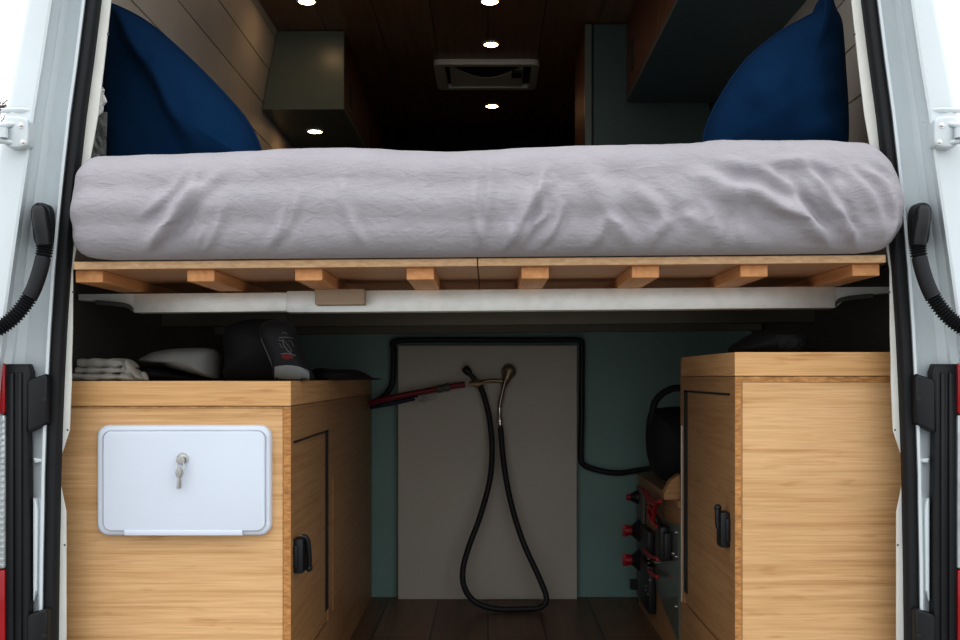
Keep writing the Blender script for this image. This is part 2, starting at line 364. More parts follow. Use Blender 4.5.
    # fold above the hinge seat
    mb = MB().grid([[P(m(a), b, d) for a, b, d in ((1, 108, 1.765), (20, 107.5, 1.742), (35, 108.5, 1.742))], [P(m(a), b, d) for a, b, d in ((1, 109.5, 1.760), (20, 109, 1.738), (34.5, 110, 1.741))],
        [P(m(a), b, d) for a, b, d in ((0, 113, 1.765), (20, 113, 1.745), (34, 113.5, 1.745))]])
    obj('hinge_seat_fold', mb, WHITE, van, 180)
    # bolts down the gutter
    for y, a in ((108, 38.5), (122, 39), (157, 31), (163, 30)):
        mb = MB(); lathe(mb, P(m(a), y, 1.775), (0, -1, 0), [(0.003, -0.01), (0.003, 0.003), (0.0015, 0.0045)], 8); obj('gutter_bolt', mb, WHITE, van, 30)
# rubber seal, one loop around the opening
loop = []
for y in ys[::-1]: loop.append(P(pil(y)[0] + 8, y, 1.80))
for y in ys: loop.append(P(mir(pil(y)[0] + 8), y, 1.80))
lp = loop; N = len(lp); rows = []
for i, p in enumerate(lp):
    t = (lp[(i + 1) % N] - lp[i - 1]).normalized(); o = Vector((t.z, 0, -t.x)).normalized()     # across the seal
    c = [(-0.0145, 0.012), (-0.0145, -0.004), (-0.012, -0.011), (-0.007, -0.0135), (0.0, -0.0145), (0.007, -0.0135), (0.0105, -0.010), (0.012, -0.002), (0.012, 0.0065)]
    rows.append([p + o * a + Vector((0, b, 0)) for a, b in c])
rows.append(rows[0])
obj('door_seal', MB().grid(rows, True), RUBBER, van, 35, label='black rubber seal around the opening')
# crumpled foil and sealant in the left inner pillar
mb = MB(); rr = []
for i in range(9):
    y = 86 + i * 4; w_ = 2 + 7.5 * math.sin(PI * (i + 0.6) / 9.4) + 1.5 * math.sin(i * 2.1)
    rr.append([P(98.5 - i * 0.5 + k * w_ / 4, y, 1.862 + 0.006 * noise.noise(Vector((i * 1.3, k * 1.7, 3))) + k * 0.004) for k in range(5)])
obj('pillar_sealant', MB().grid(rr), WHITE_IN, van)
rr = []
for i in range(9):
    y = 112 + i * 6
    rr.append([P(94 - i * 0.2 + k * 3.4 + 1.2 * noise.noise(Vector((i, k * 2, 0))), y, 1.868 + 0.006 * noise.noise(Vector((i * 1.3, k * 1.7, 3))) + k * 0.004) for k in range(5)])
obj('pillar_foil', mb.grid(rr), plain('dull_foil', (0.11, 0.115, 0.105), 0.5, 0.2, var=0.4, vs=60), van)

# wiring conduits from the pillars to the doors
for s in (0, 1):
    m = (lambda p: p) if s == 0 else mir
    root = empty('wiring_conduit', P(m(40), 240, 1.73), 'ribbed black rubber wiring conduit on the ' + ('left' if s == 0 else 'right') + ' door pillar', 'conduit', 'wiring conduits on the door pillars')
    o = smooth_pts([(PX(m(a), 1.764), PZ(b, 1.764), 0) for a, b in ((35, 206), (40, 202.5), (46, 205), (50, 218), (51.5, 232), (49, 243), (42, 246), (35, 243), (32.5, 230), (33, 215))], 4, True)
    mb = MB().rprism([(p.x, p.y) for p in o], 1.762, 1.79, 0.004)
    obj('grommet', mb, RUBBER, root, 40)
    bp_ = smooth_pts([P(m(39.5), 206, 1.757), P(m(40), 212, 1.748), P(m(41.5), 224, 1.744), P(m(43.5), 236, 1.744), P(m(44.5), 246, 1.744)], 8); nb_ = len(bp_)
    rb_ = [0.0145 * math.sqrt(max(0.02, 1 - max(0, 1 - i / 9) ** 2)) * (1 + 0.12 * math.sin(PI * i / nb_)) - 0.0015 * (i / nb_) for i in range(nb_)]
    obj('boot', MB().tube(bp_, rb_, 18), BLKGLOSS, root, 60)
    path = smooth_pts([P(m(44), 240, 1.744), P(m(44.5), 249, 1.744), P(m(41), 267, 1.74), P(m(34), 288, 1.735), P(m(25), 304, 1.73), P(m(12), 319, 1.722), P(m(-4), 330, 1.712), P(m(-22), 337, 1.70)], 24)
    rad = []
    for i, p in enumerate(path):
        t = i / (len(path) - 1); ribbed = 0.10 < t < 0.22 or t > 0.50
        rad.append(0.0125 + (0.0022 * math.sin(i * 2 * PI / 4.0) if ribbed else 0.0) + (0.001 if not ribbed else 0))
    obj('ribbed_tube', MB().tube(path, rad, 14), RUBBER, root, 60)

# ------------------------------------------------------------------ bed platform
bed = empty('bed_platform', (0, 1.8, 0.938), 'plywood bed platform on pine slats and steel crossbars', 'bed frame')
TILT = -0.0085
ZB, ZP, ZS, ZC = 0.938, 0.9234, 0.9014, 0.8558
xs = PX(477.5, 1.79)
for x0, x1 in ((PX(73, 1.79), xs - 0.0008), (xs + 0.0008, PX(886, 1.79))):
    b = MB().box(x0, x1, 1.79, 3.30, ZP, ZB, 0.0012, 1)
    o = obj('platform_board', b, PLY_FACE, bed); o.data.materials.append(PLY)
    for p in o.data.polygons:
        if p.normal.y < -0.5: p.material_index = 1
for c in (89, 200.5, 308.5, 420, 535, 645.5, 754, 866):
    obj('slat', B(PX(c - 13.7, 1.81), PX(c + 13.7, 1.81), 1.81, 3.26, ZS, ZP, bev=0.0015), PINE, bed)
def crossbar(d, main):
    mb = MB(); xl, xr = PX(286, d), PX(836, d)
    mb.box(xl, xr, d, d + 0.042, ZC, ZS, 0.003, 2)
    z1 = ZS
    # flattened tongue at the right end
    mb.grid([[(xr - 0.002, d + 0.003, ZC + 0.001), (xr - 0.002, d + 0.003, ZS - 0.002), (xr - 0.002, d + 0.04, ZS - 0.002), (xr - 0.002, d + 0.04, ZC + 0.001)], [(xr + 0.03, d + 0.004, ZC + 0.026), (xr + 0.03, d + 0.004, ZS - 0.002), (xr + 0.03, d + 0.04, ZS - 0.002), (xr + 0.03, d + 0.04, ZC + 0.026)],
             [(0.852, d + 0.004, ZC + 0.032), (0.852, d + 0.004, ZS - 0.002), (0.852, d + 0.04, ZS - 0.002), (0.852, d + 0.04, ZC + 0.032)]], True, True)
    o = obj('crossbar', mb, STEEL if main else STEEL_SHADED, bed, 30)
    xk = PX(133, d); mb = MB().box(xk, xl + 0.05, d + 0.0025, d + 0.039, ZC + 0.0025, ZS - 0.0025, 0.003, 2)
    mb.grid([[(xk + 0.002, d + 0.004, ZC + 0.003), (xk + 0.002, d + 0.004, ZS - 0.003), (xk + 0.002, d + 0.038, ZS - 0.003), (xk + 0.002, d + 0.038, ZC + 0.003)], [(xk - 0.03, d + 0.005, ZC + 0.024), (xk - 0.03, d + 0.005, ZS - 0.003), (xk - 0.03, d + 0.038, ZS - 0.003), (xk - 0.03, d + 0.038, ZC + 0.024)],
             [(-0.852, d + 0.005, ZC + 0.03), (-0.852, d + 0.005, ZS - 0.003), (-0.852, d + 0.038, ZS - 0.003), (-0.852, d + 0.038, ZC + 0.03)]], True, True)
    obj('sliding_tube', mb, STEEL if main else STEEL_SHADED, o, 30)
    for sx, x in ((-1, PX(120, d)), (1, PX(848, d))):
        mb = MB()
        for k in range(3):
            mb.tube(smooth_pts([(x - sx * 0.028, d - 0.004, ZC + 0.004 + k * 0.003), (x - sx * 0.02, d - 0.004, ZC + 0.012 + k * 0.003), (x, d - 0.004, ZC + 0.017 + k * 0.003), (x + sx * 0.05, d - 0.002, ZC + 0.022 + k * 0.003)], 6), 0.0016, 8)
        obj('end_bracket', mb, DARKMETAL, o, 60)
for d in (2.018, 2.57): crossbar(d, d < 2.2)
obj('crossbar', B(-0.85, 0.85, 3.02, 3.06, ZC, ZS, bev=0.003), STEEL_SHADED, bed)
obj('wood_block', B(PX(314.5, 1.985), PX(364, 1.985), 1.985, 2.015, PZ(303.5, 1.985), ZS, bev=0.002), BLOCK, bed)
bed.rotation_euler = (0, TILT, 0)

# ------------------------------------------------------------------ mattress
def lerp_tab(t, x):
    if x <= t[0][0]: return t[0][1]
    for (a, va), (b, vb) in zip(t, t[1:]):
        if x <= b: u = (x - a) / (b - a); u = u * u * (3 - 2 * u); return va + (vb - va) * u
    return t[-1][1]
TOP = [(70, 157), (105, 156.5), (150, 155), (200, 153.5), (245, 151.5), (280, 149), (340, 148), (370, 149), (400, 151), (450, 152.5), (480, 151), (530, 148), (600, 146), (680, 144), (740, 141.5), (820, 140.5), (880, 142), (905, 145)]
FOLDS = [ # px0, py0, px1, py1, width, height (mm)
    (186, 176, 148, 215, 5, 5), (200, 172, 162, 235, 6, 6), (215, 180, 150, 250, 7, 8), (196, 196, 158, 240, 6, 9), (224, 214, 198, 258, 5, 7), (205, 232, 196, 260, 4, 6), (286, 214, 266, 250, 5, 7), (300, 200, 280, 240, 4, 4), (170, 225, 140, 250, 5, 5),
    (355, 215, 366, 245, 5, 4), (345, 180, 352, 225, 5, 3), (475, 190, 482, 240, 5, 6), (490, 165, 478, 250, 6, 5), (545, 185, 515, 238, 6, 9), (541, 218, 520, 250, 5, 11), (560, 210, 538, 248, 5, 9), (528, 200, 505, 250, 6, 6), (510, 225, 500, 254, 4, 6), (545, 170, 540, 205, 5, 5),
    (580, 165, 615, 235, 12, 8), (600, 225, 585, 250, 6, 8), (610, 218, 630, 245, 7, 9), (640, 195, 665, 228, 8, 7), (690, 175, 735, 200, 9, 8),
    (728, 190, 775, 206, 9, 16), (770, 203, 815, 232, 8, 18), (810, 228, 832, 252, 7, 15), (735, 225, 760, 250, 9, 7), (700, 210, 722, 245, 9, 8), (665, 222, 650, 250, 7, 7), (680, 215, 700, 230, 7, 6),
    (760, 170, 800, 215, 6, 7), (785, 180, 812, 225, 5, 8), (800, 165, 850, 240, 5, 7), (815, 185, 838, 215, 5, 7), (835, 195, 856, 245, 5, 7), (850, 180, 882, 232, 6, 9), (860, 170, 890, 205, 6, 7), (888, 205, 890, 250, 5, 10), (780, 160, 830, 170, 5, 4), (745, 155, 800, 160, 6, 4), (720, 160, 780, 185, 7, 5), (840, 225, 862, 252, 5, 6)]
def folds(px, py):
    h = 0
    for x0, y0, x1, y1, w, a in FOLDS:
        dx, dy = x1 - x0, y1 - y0; L = dx * dx + dy * dy
        t = ((px - x0) * dx + (py - y0) * dy) / L
        if -0.25 < t < 1.25:
            bend = 3.5 * math.sin(t * PI) * (1 if (int(x0) % 2) else -1)
            e = ((px - x0) * dy - (py - y0) * dx) / math.sqrt(L) + bend
            if abs(e) < w * 3:
                fade = max(0.0, min(1.0, (t + 0.25) / 0.5)) * max(0.0, min(1.0, (1.25 - t) / 0.5))
                g = math.exp(-(e / w) ** 2) - 0.45 * math.exp(-((e - w * 1.5) / w) ** 2)
                h += a * 0.00125 * fade * g
    return h
mt = empty('mattress', (0, 2.4, ZB + 0.001), 'thick mattress in a creased pale grey fitted sheet on the bed platform', 'mattress')
XL, XR, D0, DE = PX(66, 1.75), PX(908, 1.75), 1.735, 3.28
cols = 420; rowsM = []
for i in range(cols + 1):
    u = i / cols; x = XL + (XR - XL) * u
    if u < 0.06: q = u / 0.06; x = XL + (XR - XL) * 0.06 * (1 - math.cos(q * PI / 2)) * 1.0 if q < 1 else x
    if u > 0.94: q = (1 - u) / 0.06; x = XR - (XR - XL) * 0.06 * (1 - math.cos(q * PI / 2)) if q < 1 else x
    px = VX + x * F / 1.75
    zt = PZ(lerp_tab(TOP, px), 1.765) + 0.007; zb = ZB + 0.002 - TILT * x
    re = 0.05; dx = min(x - XL, XR - x); e = re - math.sqrt(max(0, re * re - (re - min(dx, re)) ** 2)) if dx < re else 0
    a = e
    zt2 = zt - a * (0.8 if x < 0 else 0.55); zb2 = zb + a * (0.45 if x < 0 else 0.22); y0 = D0 + a * 1.0; y1 = DE - a
    r1, r2 = min(0.062, (zt2 - zb2) * 0.42), min(0.05, (zt2 - zb2) * 0.3)
    prof = [(y1 - 0.03, zb2)] + [(y1 - 0.03 - k * (y1 - 0.06 - y0 - r2) / 8, zb2) for k in range(1, 8)]
    prof += [(y0 + r2 - r2 * math.sin(k / 10 * PI / 2), zb2 + r2 - r2 * math.cos(k / 10 * PI / 2)) for k in range(11)]
    nfr = 34; prof += [(y0 - 0.009 * math.sin(PI * k / nfr) ** 2, zb2 + r2 + (zt2 - r1 - zb2 - r2) * k / nfr) for k in range(1, nfr)]
    prof += [(y0 + r1 - r1 * math.cos(k / 16 * PI / 2), zt2 - r1 + r1 * math.sin(k / 16 * PI / 2)) for k in range(17)]
    prof += [(y0 + r1 + (y1 - 0.05 - y0 - r1) * (k / 26) ** 1.4, zt2) for k in range(1, 27)]
    prof += [(y1 - 0.02, zt2 - 0.01), (y1, zt2 - 0.05), (y1, zb2 + 0.05), (y1 - 0.01, zb2 + 0.01)]
    pts = []
    for k, (y, z) in enumerate(prof):
        n = len(prof); a2, b2 = prof[(k - 1) % n], prof[(k + 1) % n]; ny, nz = -(b2[1] - a2[1]), (b2[0] - a2[0]); L = math.hypot(ny, nz) or 1; ny, nz = ny / L, nz / L
        pyy = VY - (z - H) * F / max(y, 1.74)
        h = 0
        if y < 2.3 and z > zb2 + 0.004:
            amp = 0.7 + 1.6 * max(0, min(1, (x - 0.1) / 0.3))
            h = folds(px, pyy) * max(0, min(1, (1.84 - y) / 0.06))
            h += amp * 0.0022 * noise.noise(Vector((x * 9, z * 16, y * 9))) + amp * 0.0011 * noise.noise(Vector((x * 26 + z * 14, z * 34, y * 20))) + amp * 0.0006 * noise.noise(Vector((x * 70 + z * 60, z * 40, y * 40)))
            h *= max(0.0, min(1, (z - zb2) / 0.035))
            h *= 1 - 0.5 * max(0, min(1, (nz - 0.5) / 0.5))
        if x > XR - 0.12:                     # the corner sags and bulges outwards on the right
            pass
        bx = 0
        if x < XL + 0.06: bx = 0.003 * noise.noise(Vector((5, y * 20, z * 40)))
        if x > XR - 0.16: bx = -0.035 * max(0, min(1, (x - XR + 0.16) / 0.16)) * max(0, ((z - zb) / (zt - zb) - 0.55) / 0.45) ** 1.3 - 0.02 * max(0, min(1, (x - XR + 0.1) / 0.1)) * max(0, 0.25 - (z - zb) / (zt - zb)) / 0.25
        q = max(0, min(1, (y - 1.772) / 0.025)); bx -= x * 0.055 * q * q * (3 - 2 * q)
        pts.append((x + bx, y + ny * h, z + nz * h))
    rowsM.append(pts)
obj('fitted_sheet', MB().grid(rowsM, True, True), SHEET, mt, 180)

# ------------------------------------------------------------------ pillows
def pillow(px_outline, d, depth, peak, label, seam, seed):   # seam: px points of a crease, the cushion is flatter on its left
    o = [(PX(a, d), PZ(b, d)) for a, b in px_outline]
    root = empty('pillow', (sum(p[0] for p in o) / len(o), d, min(p[1] for p in o)), label, 'pillow', 'navy pillows on the bed')
    mb = MB(); inflate(mb, o, d, depth, (PX(peak[0], d), PZ(peak[1], d)), 0.015, 9, 20, seed)
    if seam:
        for v in mb.bm.verts:
            if v.co.y < d:
                py = VY - (v.co.z - H) * F / d; px = VX + v.co.x * F / d
                lx = next((a1 + (b1 - a1) * (py - a0) / (b0 - a0) for (a0, a1), (b0, b1) in zip(seam, seam[1:]) if a0 <= py <= b0), 112) + 1.5 * math.sin(py * 0.09); q = max(0, min(1, (lx - px) / 13 + 0.5)); v.co.y += 0.5 * (d - v.co.y) * q * q * (3 - 2 * q)
    cov = obj('pillow_cover', mb, NAVY, root, 180)
    pts = smooth_pts([(x, d, z) for x, z in o], 6, True); mb = MB().tube(pts + pts[:1], 0.0035, 8)
    obj('seam', mb, NAVY, cov, 180)
    return root
pillow([(107, 6), (122, 9), (150, 25), (185, 55), (222, 92), (246, 120), (259, 146), (262, 165), (254, 171), (180, 172), (115, 172), (105.5, 150), (105, 80), (104, 28)], 1.985, 0.085, (160, 110),
       'navy blue pillow leaning against the boarded left wall of the bed', [(0, 112), (20, 120), (60, 143), (100, 168), (150, 195), (190, 215)], 3)
pillow([(822, -6), (829, -4), (833, 8), (840, 25), (843.5, 70), (846, 110), (846, 145), (842, 160), (780, 161), (714, 160), (704, 150), (706, 130), (718, 102), (745, 62), (778, 34), (804, 19), (818, 10)], 1.985, 0.085, (790, 105),
       'navy blue pillow with a pointed top corner on the right end of the bed', None, 11)

# ------------------------------------------------------------------ garage cabinets
DF = 1.868
def latch(parent, x, s, zt, zb, y0, flip):
    l = MB(); xa, xb = sorted((x, x + s * 0.020)); l.box(xa, xb, y0, y0 + 0.036, zb, zt - 0.008, 0.004)
    xa, xb = sorted((x, x + s * 0.010)); l.box(xa, xb, y0 - 0.004, y0 + 0.042, zb + 0.012, zt - 0.02, 0.003)
    o = obj('latch', l, BLACK, parent, 40)
    if not flip: pts = [(x + s * 0.014, y0 + 0.018, zt - 0.006), (x + s * 0.024, y0 + 0.02, zt - 0.012), (x + s * 0.026, y0 + 0.03, zb + 0.03), (x + s * 0.024, y0 + 0.04, zb + 0.004)]
    else: pts = [(x + s * 0.012, y0 + 0.018, zb + 0.025), (x + s * 0.020, y0 + 0.018, zb + 0.04), (x + s * 0.021, y0 + 0.020, zt - 0.014), (x + s * 0.020, y0 + 0.022, zt - 0.002)]
    mb = MB().tube(smooth_pts(pts, 6), 0.0055, 10); sphere(mb, pts[-1], 0.0075, 12); obj('lever', mb, BLACK, o, 60)
# left cabinet
XI = -0.3785
lc = empty('storage_cabinet', (-0.61, 2.4, 0), 'bamboo cabinet with a white locker hatch and keys in its front', 'cabinet', 'bamboo cabinets under the bed')
zt = PZ(381, DF); ztop = PZ(406.5, DF)
obj('cabinet_top', B(-0.8235, XI, DF, 3.165, ztop + 0.001, zt, bev=0.0012), BAM_TOP, lc)
obj('front_panel', B(-0.8235, XI - 0.0155, DF + 0.002, DF + 0.018, 0, ztop - 0.0035, bev=0.0008), BAM, lc)
obj('top_edge_strip', B(-0.8235, XI - 0.0155, DF + 0.0008, DF + 0.016, ztop - 0.0035, ztop, bev=0.0006), BAM_EDGE, lc)
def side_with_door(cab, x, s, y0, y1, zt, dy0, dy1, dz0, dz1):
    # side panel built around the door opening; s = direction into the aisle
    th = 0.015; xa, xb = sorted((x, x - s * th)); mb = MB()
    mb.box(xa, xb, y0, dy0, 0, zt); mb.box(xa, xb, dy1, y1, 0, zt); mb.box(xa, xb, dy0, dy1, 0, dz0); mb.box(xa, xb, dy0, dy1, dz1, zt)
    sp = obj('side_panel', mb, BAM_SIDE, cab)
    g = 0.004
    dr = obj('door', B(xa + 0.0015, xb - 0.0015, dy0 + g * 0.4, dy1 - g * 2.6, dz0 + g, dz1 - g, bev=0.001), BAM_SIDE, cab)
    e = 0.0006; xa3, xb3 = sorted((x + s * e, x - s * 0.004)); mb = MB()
    mb.box(xa3, xb3, dy1 - 0.034, dy1, dz0 + 0.03, dz1); mb.box(xa3, xb3, dy0 + 0.01, dy1, dz1 - 0.0045, dz1); obj('door_gap_shade', mb, VENTD, dr)  # solid dark strips standing in for the shade in the door gap
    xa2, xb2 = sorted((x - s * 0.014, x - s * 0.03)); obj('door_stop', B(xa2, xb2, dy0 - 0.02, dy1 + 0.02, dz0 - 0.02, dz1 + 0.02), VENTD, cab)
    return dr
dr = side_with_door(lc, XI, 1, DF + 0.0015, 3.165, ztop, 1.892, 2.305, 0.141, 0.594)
obj('edge_strip', B(XI - 0.0145, XI - 0.0003, DF + 0.0003, DF + 0.002, 0, ztop - 0.001), BAM_EDGE, lc)
latch(dr, XI - 0.001, 1, 0.412, 0.336, 1.892, False)
obj('seam_batten', B(XI, XI + 0.0012, 2.37, 2.376, 0.15, 0.47), BAM_EDGE, lc)
# hatch
dh = DF + 0.002
ha = MB().rprism(rrect(PX(97, dh - 0.012), PX(271, dh - 0.012), PZ(535.5, dh - 0.012), PZ(425, dh - 0.012), 0.022, 8), dh - 0.016, dh, 0.007)
hatch = obj('locker_hatch', ha, PLASTIC, lc, 40, label='white plastic hatch')
dd = dh - 0.017
mb = MB().rprism(rrect(PX(103.5, dd), PX(265.5, dd), PZ(531, dd), PZ(431, dd), 0.016, 8), dd - 0.0045, dd + 0.002, 0.003)
obj('hatch_lid', mb, PLASTIC, hatch, 40)
rimp = rrect(PX(102.6, dd), PX(266.2, dd), PZ(530, dd), PZ(430.3, dd), 0.017, 8)
mb = MB().tube([(p[0], dd + 0.0008, p[1]) for p in rimp] + [(rimp[0][0], dd + 0.0008, rimp[0][1])], 0.0011, 6); obj('lid_seal', mb, plain('grey_seal', (0.60, 0.63, 0.70), 0.6), hatch, 60)
mb = MB().box(PX(125, dd), PX(243, dd), dd - 0.0055, dd + 0.001, PZ(535.2, dd), PZ(529.5, dd), 0.0015); obj('hatch_hinge', mb, PLASTIC, hatch, 40)
lk = P(183, 458.5, dd - 0.004)
mb = MB(); lathe(mb, lk, (0, -1, 0), [(0.0115, -0.002), (0.0115, 0.003), (0.0095, 0.006), (0.0085, 0.006), (0.0085, 0.004), (0.004, 0.0045)], 22); obj('lock', mb, CHROME, hatch, 40)
# keys
ky = empty('key_bunch', lk + Vector((0, -0.01, -0.04)), 'small bunch of silver keys hanging from the lock of the white hatch', 'keys')
mb = MB(); lathe(mb, lk + Vector((0, -0.0065, 0)), (0, -1, 0), [(0.002, -0.001), (0.002, 0.004)], 10)
o = rrect(lk.x - 0.009, lk.x + 0.007, lk.z - 0.009, lk.z + 0.004, 0.005, 5); mb.rprism(o, lk.y - 0.0135, lk.y - 0.0105, 0.0008); obj('key', mb, KEYM, ky, 40)
mb = MB(); c = lk + Vector((-0.001, -0.014, -0.013)); ring = [c + Vector((0.0075 * math.cos(a), 0.002 * math.sin(a), 0.009 * math.sin(a))) for a in [k * 2 * PI / 24 for k in range(25)]]
mb.tube(ring, 0.0009, 8); obj('ring', mb, CHROME, ky, 60)
for off, rot in ((0.001, 0.0), (-0.001, 0.05)):
    mb = MB(); b0 = c + Vector((off, -0.002 - (0.003 if rot else 0), -0.006))
    f = lambda a, b: (b0.x + a * math.cos(rot) + b * math.sin(rot), b0.z + b * math.cos(rot) - a * math.sin(rot))
    head = [f(-0.0055, -0.001), f(-0.003, 0.003), f(0.003, 0.003), f(0.0055, -0.001), f(0.006, -0.008), f(0.003, -0.015), f(-0.003, -0.015), f(-0.006, -0.008)]
    mb.rprism(head, b0.y - 0.0012, b0.y + 0.0006, 0.0004)
    blade = [f(-0.0022, -0.014), f(0.0022, -0.014), f(0.0022, -0.020), f(0.0032, -0.0215), f(0.0022, -0.024), f(0.0034, -0.027), f(0.0022, -0.030), f(0.0032, -0.033), f(0.0, -0.0375), f(-0.0022, -0.035)]
    mb.rprism(blade, b0.y - 0.0010, b0.y + 0.0004, 0.0003); obj('key', mb, KEYM, ky, 40)
# right cabinet
XJ = PX(735, DF)
rc = empty('storage_cabinet', (0.66, 2.13, 0), 'taller plain-fronted bamboo cabinet with a latched side door', 'cabinet', 'bamboo cabinets under the bed')
zt = PZ(352, DF); ztop = PZ(376.5, DF); YB = 2.385
obj('cabinet_top', B(XJ - 0.0005, 0.798, DF, YB, ztop + 0.001, zt, bev=0.0012), BAM_TOP, rc)
obj('front_panel', B(XJ + 0.0125, 0.798, DF + 0.002, DF + 0.018, 0, ztop - 0.011, bev=0.0008), BAM, rc)
obj('top_edge_strip', B(XJ + 0.0005, 0.798, DF + 0.0008, DF + 0.016, ztop - 0.011, ztop, bev=0.0006), BAM_EDGE, rc)
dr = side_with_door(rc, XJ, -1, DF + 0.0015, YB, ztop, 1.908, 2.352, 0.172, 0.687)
obj('edge_strip', B(XJ + 0.0003, XJ + 0.0118, DF + 0.0003, DF + 0.002, 0, ztop - 0.0115), BAM_EDGE, rc)
obj('back_panel', B(XJ, 0.798, YB, YB + 0.012, 0, zt - 0.01), BAM_SIDE, rc)
obj('metal_edge', B(XJ - 0.003, XJ + 0.001, 2.376, 2.380, 0.17, 0.60), CHROME, rc)
latch(dr, XJ + 0.001, -1, 0.462, 0.384, 1.905, True)

# ------------------------------------------------------------------ power box behind the right cabinet
pb = empty('battery_box', (0.68, 2.7, 0), 'low wooden battery box with a grey plate behind the right bamboo cabinet', 'box')
XS = 0.476; YP0, YP1 = 2.40, 3.07; ZT = 0.412
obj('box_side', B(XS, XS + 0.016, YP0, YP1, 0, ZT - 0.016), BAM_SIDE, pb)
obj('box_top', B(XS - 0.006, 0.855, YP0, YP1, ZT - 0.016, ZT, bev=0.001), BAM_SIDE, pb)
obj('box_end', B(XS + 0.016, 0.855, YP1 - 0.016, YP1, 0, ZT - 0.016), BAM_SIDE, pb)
o = [(2.42, 0.345), (2.74, 0.315), (2.80, 0.10), (2.62, 0.045), (2.42, 0.055)]
mb = MB().prism([(XS - 0.006, y, z) for y, z in [(2.402, 0.352), (2.735, 0.320), (2.735, 0.14), (2.60, 0.10), (2.402, 0.062)]], (0.006, 0, 0)); pl = obj('cover_plate', mb, PLATE, pb)
for y, z in ((2.43, 0.27), (2.43, 0.145), (2.70, 0.29), (2.47, 0.27), (2.72, 0.20), (2.43, 0.33)):
    mb = MB(); lathe(mb, (XS - 0.006, y, z), (-1, 0, 0), [(0.004, 0), (0.004, 0.003), (0.002, 0.0045)], 10); obj('screw', mb, CHROME, pl, 40)
mb = MB().box(XS - 0.03, XS - 0.006, 2.52, 2.60, 0.24, 0.33, 0.006); mb.box(XS - 0.026, XS - 0.006, 2.48, 2.51, 0.25, 0.32, 0.004)
mb.tube([(XS - 0.02, 2.56, 0.33), (XS - 0.025, 2.60, 0.345), (XS - 0.015, 2.66, 0.34)], 0.006, 8); obj('fuse_holder', mb, BLACK, pl, 40)
# switch board on the aisle face of the box
sb = empty('switch_board', (0.47, 2.98, 0.03), 'narrow grey board with red and black battery switches beside the grey cover plate', 'switch board')
XF = XS - 0.002
def S(px, py, off=0.0):                          # point on the aisle face of the box
    d = (XF - off) * F / (px - VX); return Vector((XF - off, d, PZ(py, d)))
obj('board', B(XF - 0.008, XF, 2.93, 3.055, 0.035, 0.378, bev=0.002), GREYBOARD, sb)
for z, d in ((0.345, 3.02), (0.247, 2.985), (0.158, 2.98)):
    x = XF - 0.008; k = 0.62 if z > 0.3 else 1.0
    mb = MB(); lathe(mb, (x, d, z), (-1, 0, 0), [(0.034 * k, 0), (0.034 * k, 0.006), (0.030 * k, 0.010), (0.020 * k, 0.020), (0.016 * k, 0.026)], 20); sw = obj('battery_switch', mb, BLACK, sb, 40)
    mb = MB(); lathe(mb, (x - 0.024 * k, d, z), (-1, 0, 0), [(0.015 * k, 0), (0.016 * k, 0.010), (0.013 * k, 0.022)], 14); mb.box(x - 0.054 * k, x - 0.036 * k, d - 0.006, d + 0.006, z - 0.018 * k, z + 0.018 * k, 0.002); obj('switch_knob', mb, REDP, sw, 40)
def sbox(px0, px1, py0, py1, t):
    a, b2 = S(px0, py0), S(px1, py1); zs = (S(px0, py1).z, a.z)
    return MB().box(XF - t, XF, min(a.y, b2.y), max(a.y, b2.y), min(zs), max(zs), 0.003)
obj('fuse_block', sbox(646.5, 655, 524, 551, 0.02), BLACK, sb, 40)
obj('fuse_block', sbox(646.5, 656, 556, 601, 0.02), BLACK, sb, 40)
for k, a in enumerate(([(640, 488), (646, 492), (652, 499), (659, 502)], [(643, 490), (648, 499), (654, 504), (660, 501)], [(647, 506), (652, 509), (657, 516)], [(648, 513), (651, 518), (655, 524), (658, 527)], [(652, 502), (649, 511), (654, 522)], [(645, 550), (650, 556), (658, 559)], [(649, 571), (653, 574), (657, 577)], [(656, 505), (654, 513), (653, 522)])):
    obj('red_cable', MB().tube(smooth_pts([S(x, y, 0.022 + 0.004 * (k % 2)) for x, y in a], 6), 0.0058, 8), REDP, sb, 60)
for px, py in ((649, 559), (649, 563), (649, 568), (650, 580), (647.5, 586), (647, 590), (649, 594), (659.5, 530), (660, 557)):
    mb = MB(); lathe(mb, S(px, py, 0.018), (-1, 0, 0), [(0.003, -0.002), (0.003, 0.003), (0.001, 0.005)], 8); obj('terminal_screw', mb, CHROME, sb, 40)
obj('corner_bracket', B(XF - 0.03, XF, 3.03, 3.05, 0.055, 0.085, bev=0.002), BLACK, sb)
# wedge of wood and black pack on the box
d = 2.41
mb = MB().prism([P(x, y, 2.43) for x, y in ((664.5, 487), (664.5, 480), (671, 468), (680, 462), (680, 487))], (0, 0.035, 0))
for v in mb.bm.verts: v.co.z += ZT + 0.0005 - PZ(487, 2.43)
obj('wood_wedge', mb, BAM_SIDE, None, label='small pale wood wedge lying on the battery box beside the right cabinet door', cat='wood block')
bg = empty('cable_pack', P(668, 460, 2.75), 'black round-handled pack standing on the battery box', 'bag')
o = [(PX(a, 2.72), PZ(b, 2.72)) for a, b in ((650, 418), (664, 412), (690, 412), (712, 425), (716, 460), (708, 486), (680, 488), (658, 480), (648, 455))]
dz = ZT + 0.001 - min(p[1] for p in o) + 0.006
mb = MB(); inflate(mb, [(x, z + dz) for x, z in o], 2.75, 0.09, None, 0.006, 9, 10, 2); obj('pack_body', mb, BLKCLOTH, bg, 180)
mb = MB().tube(smooth_pts([P(x, y, 2.72) for x, y in ((652, 425), (654, 405), (662, 394), (676, 388), (690, 392), (700, 410))], 8), 0.010, 10); obj('handle_loop', mb, BLKCLOTH, bg, 180)

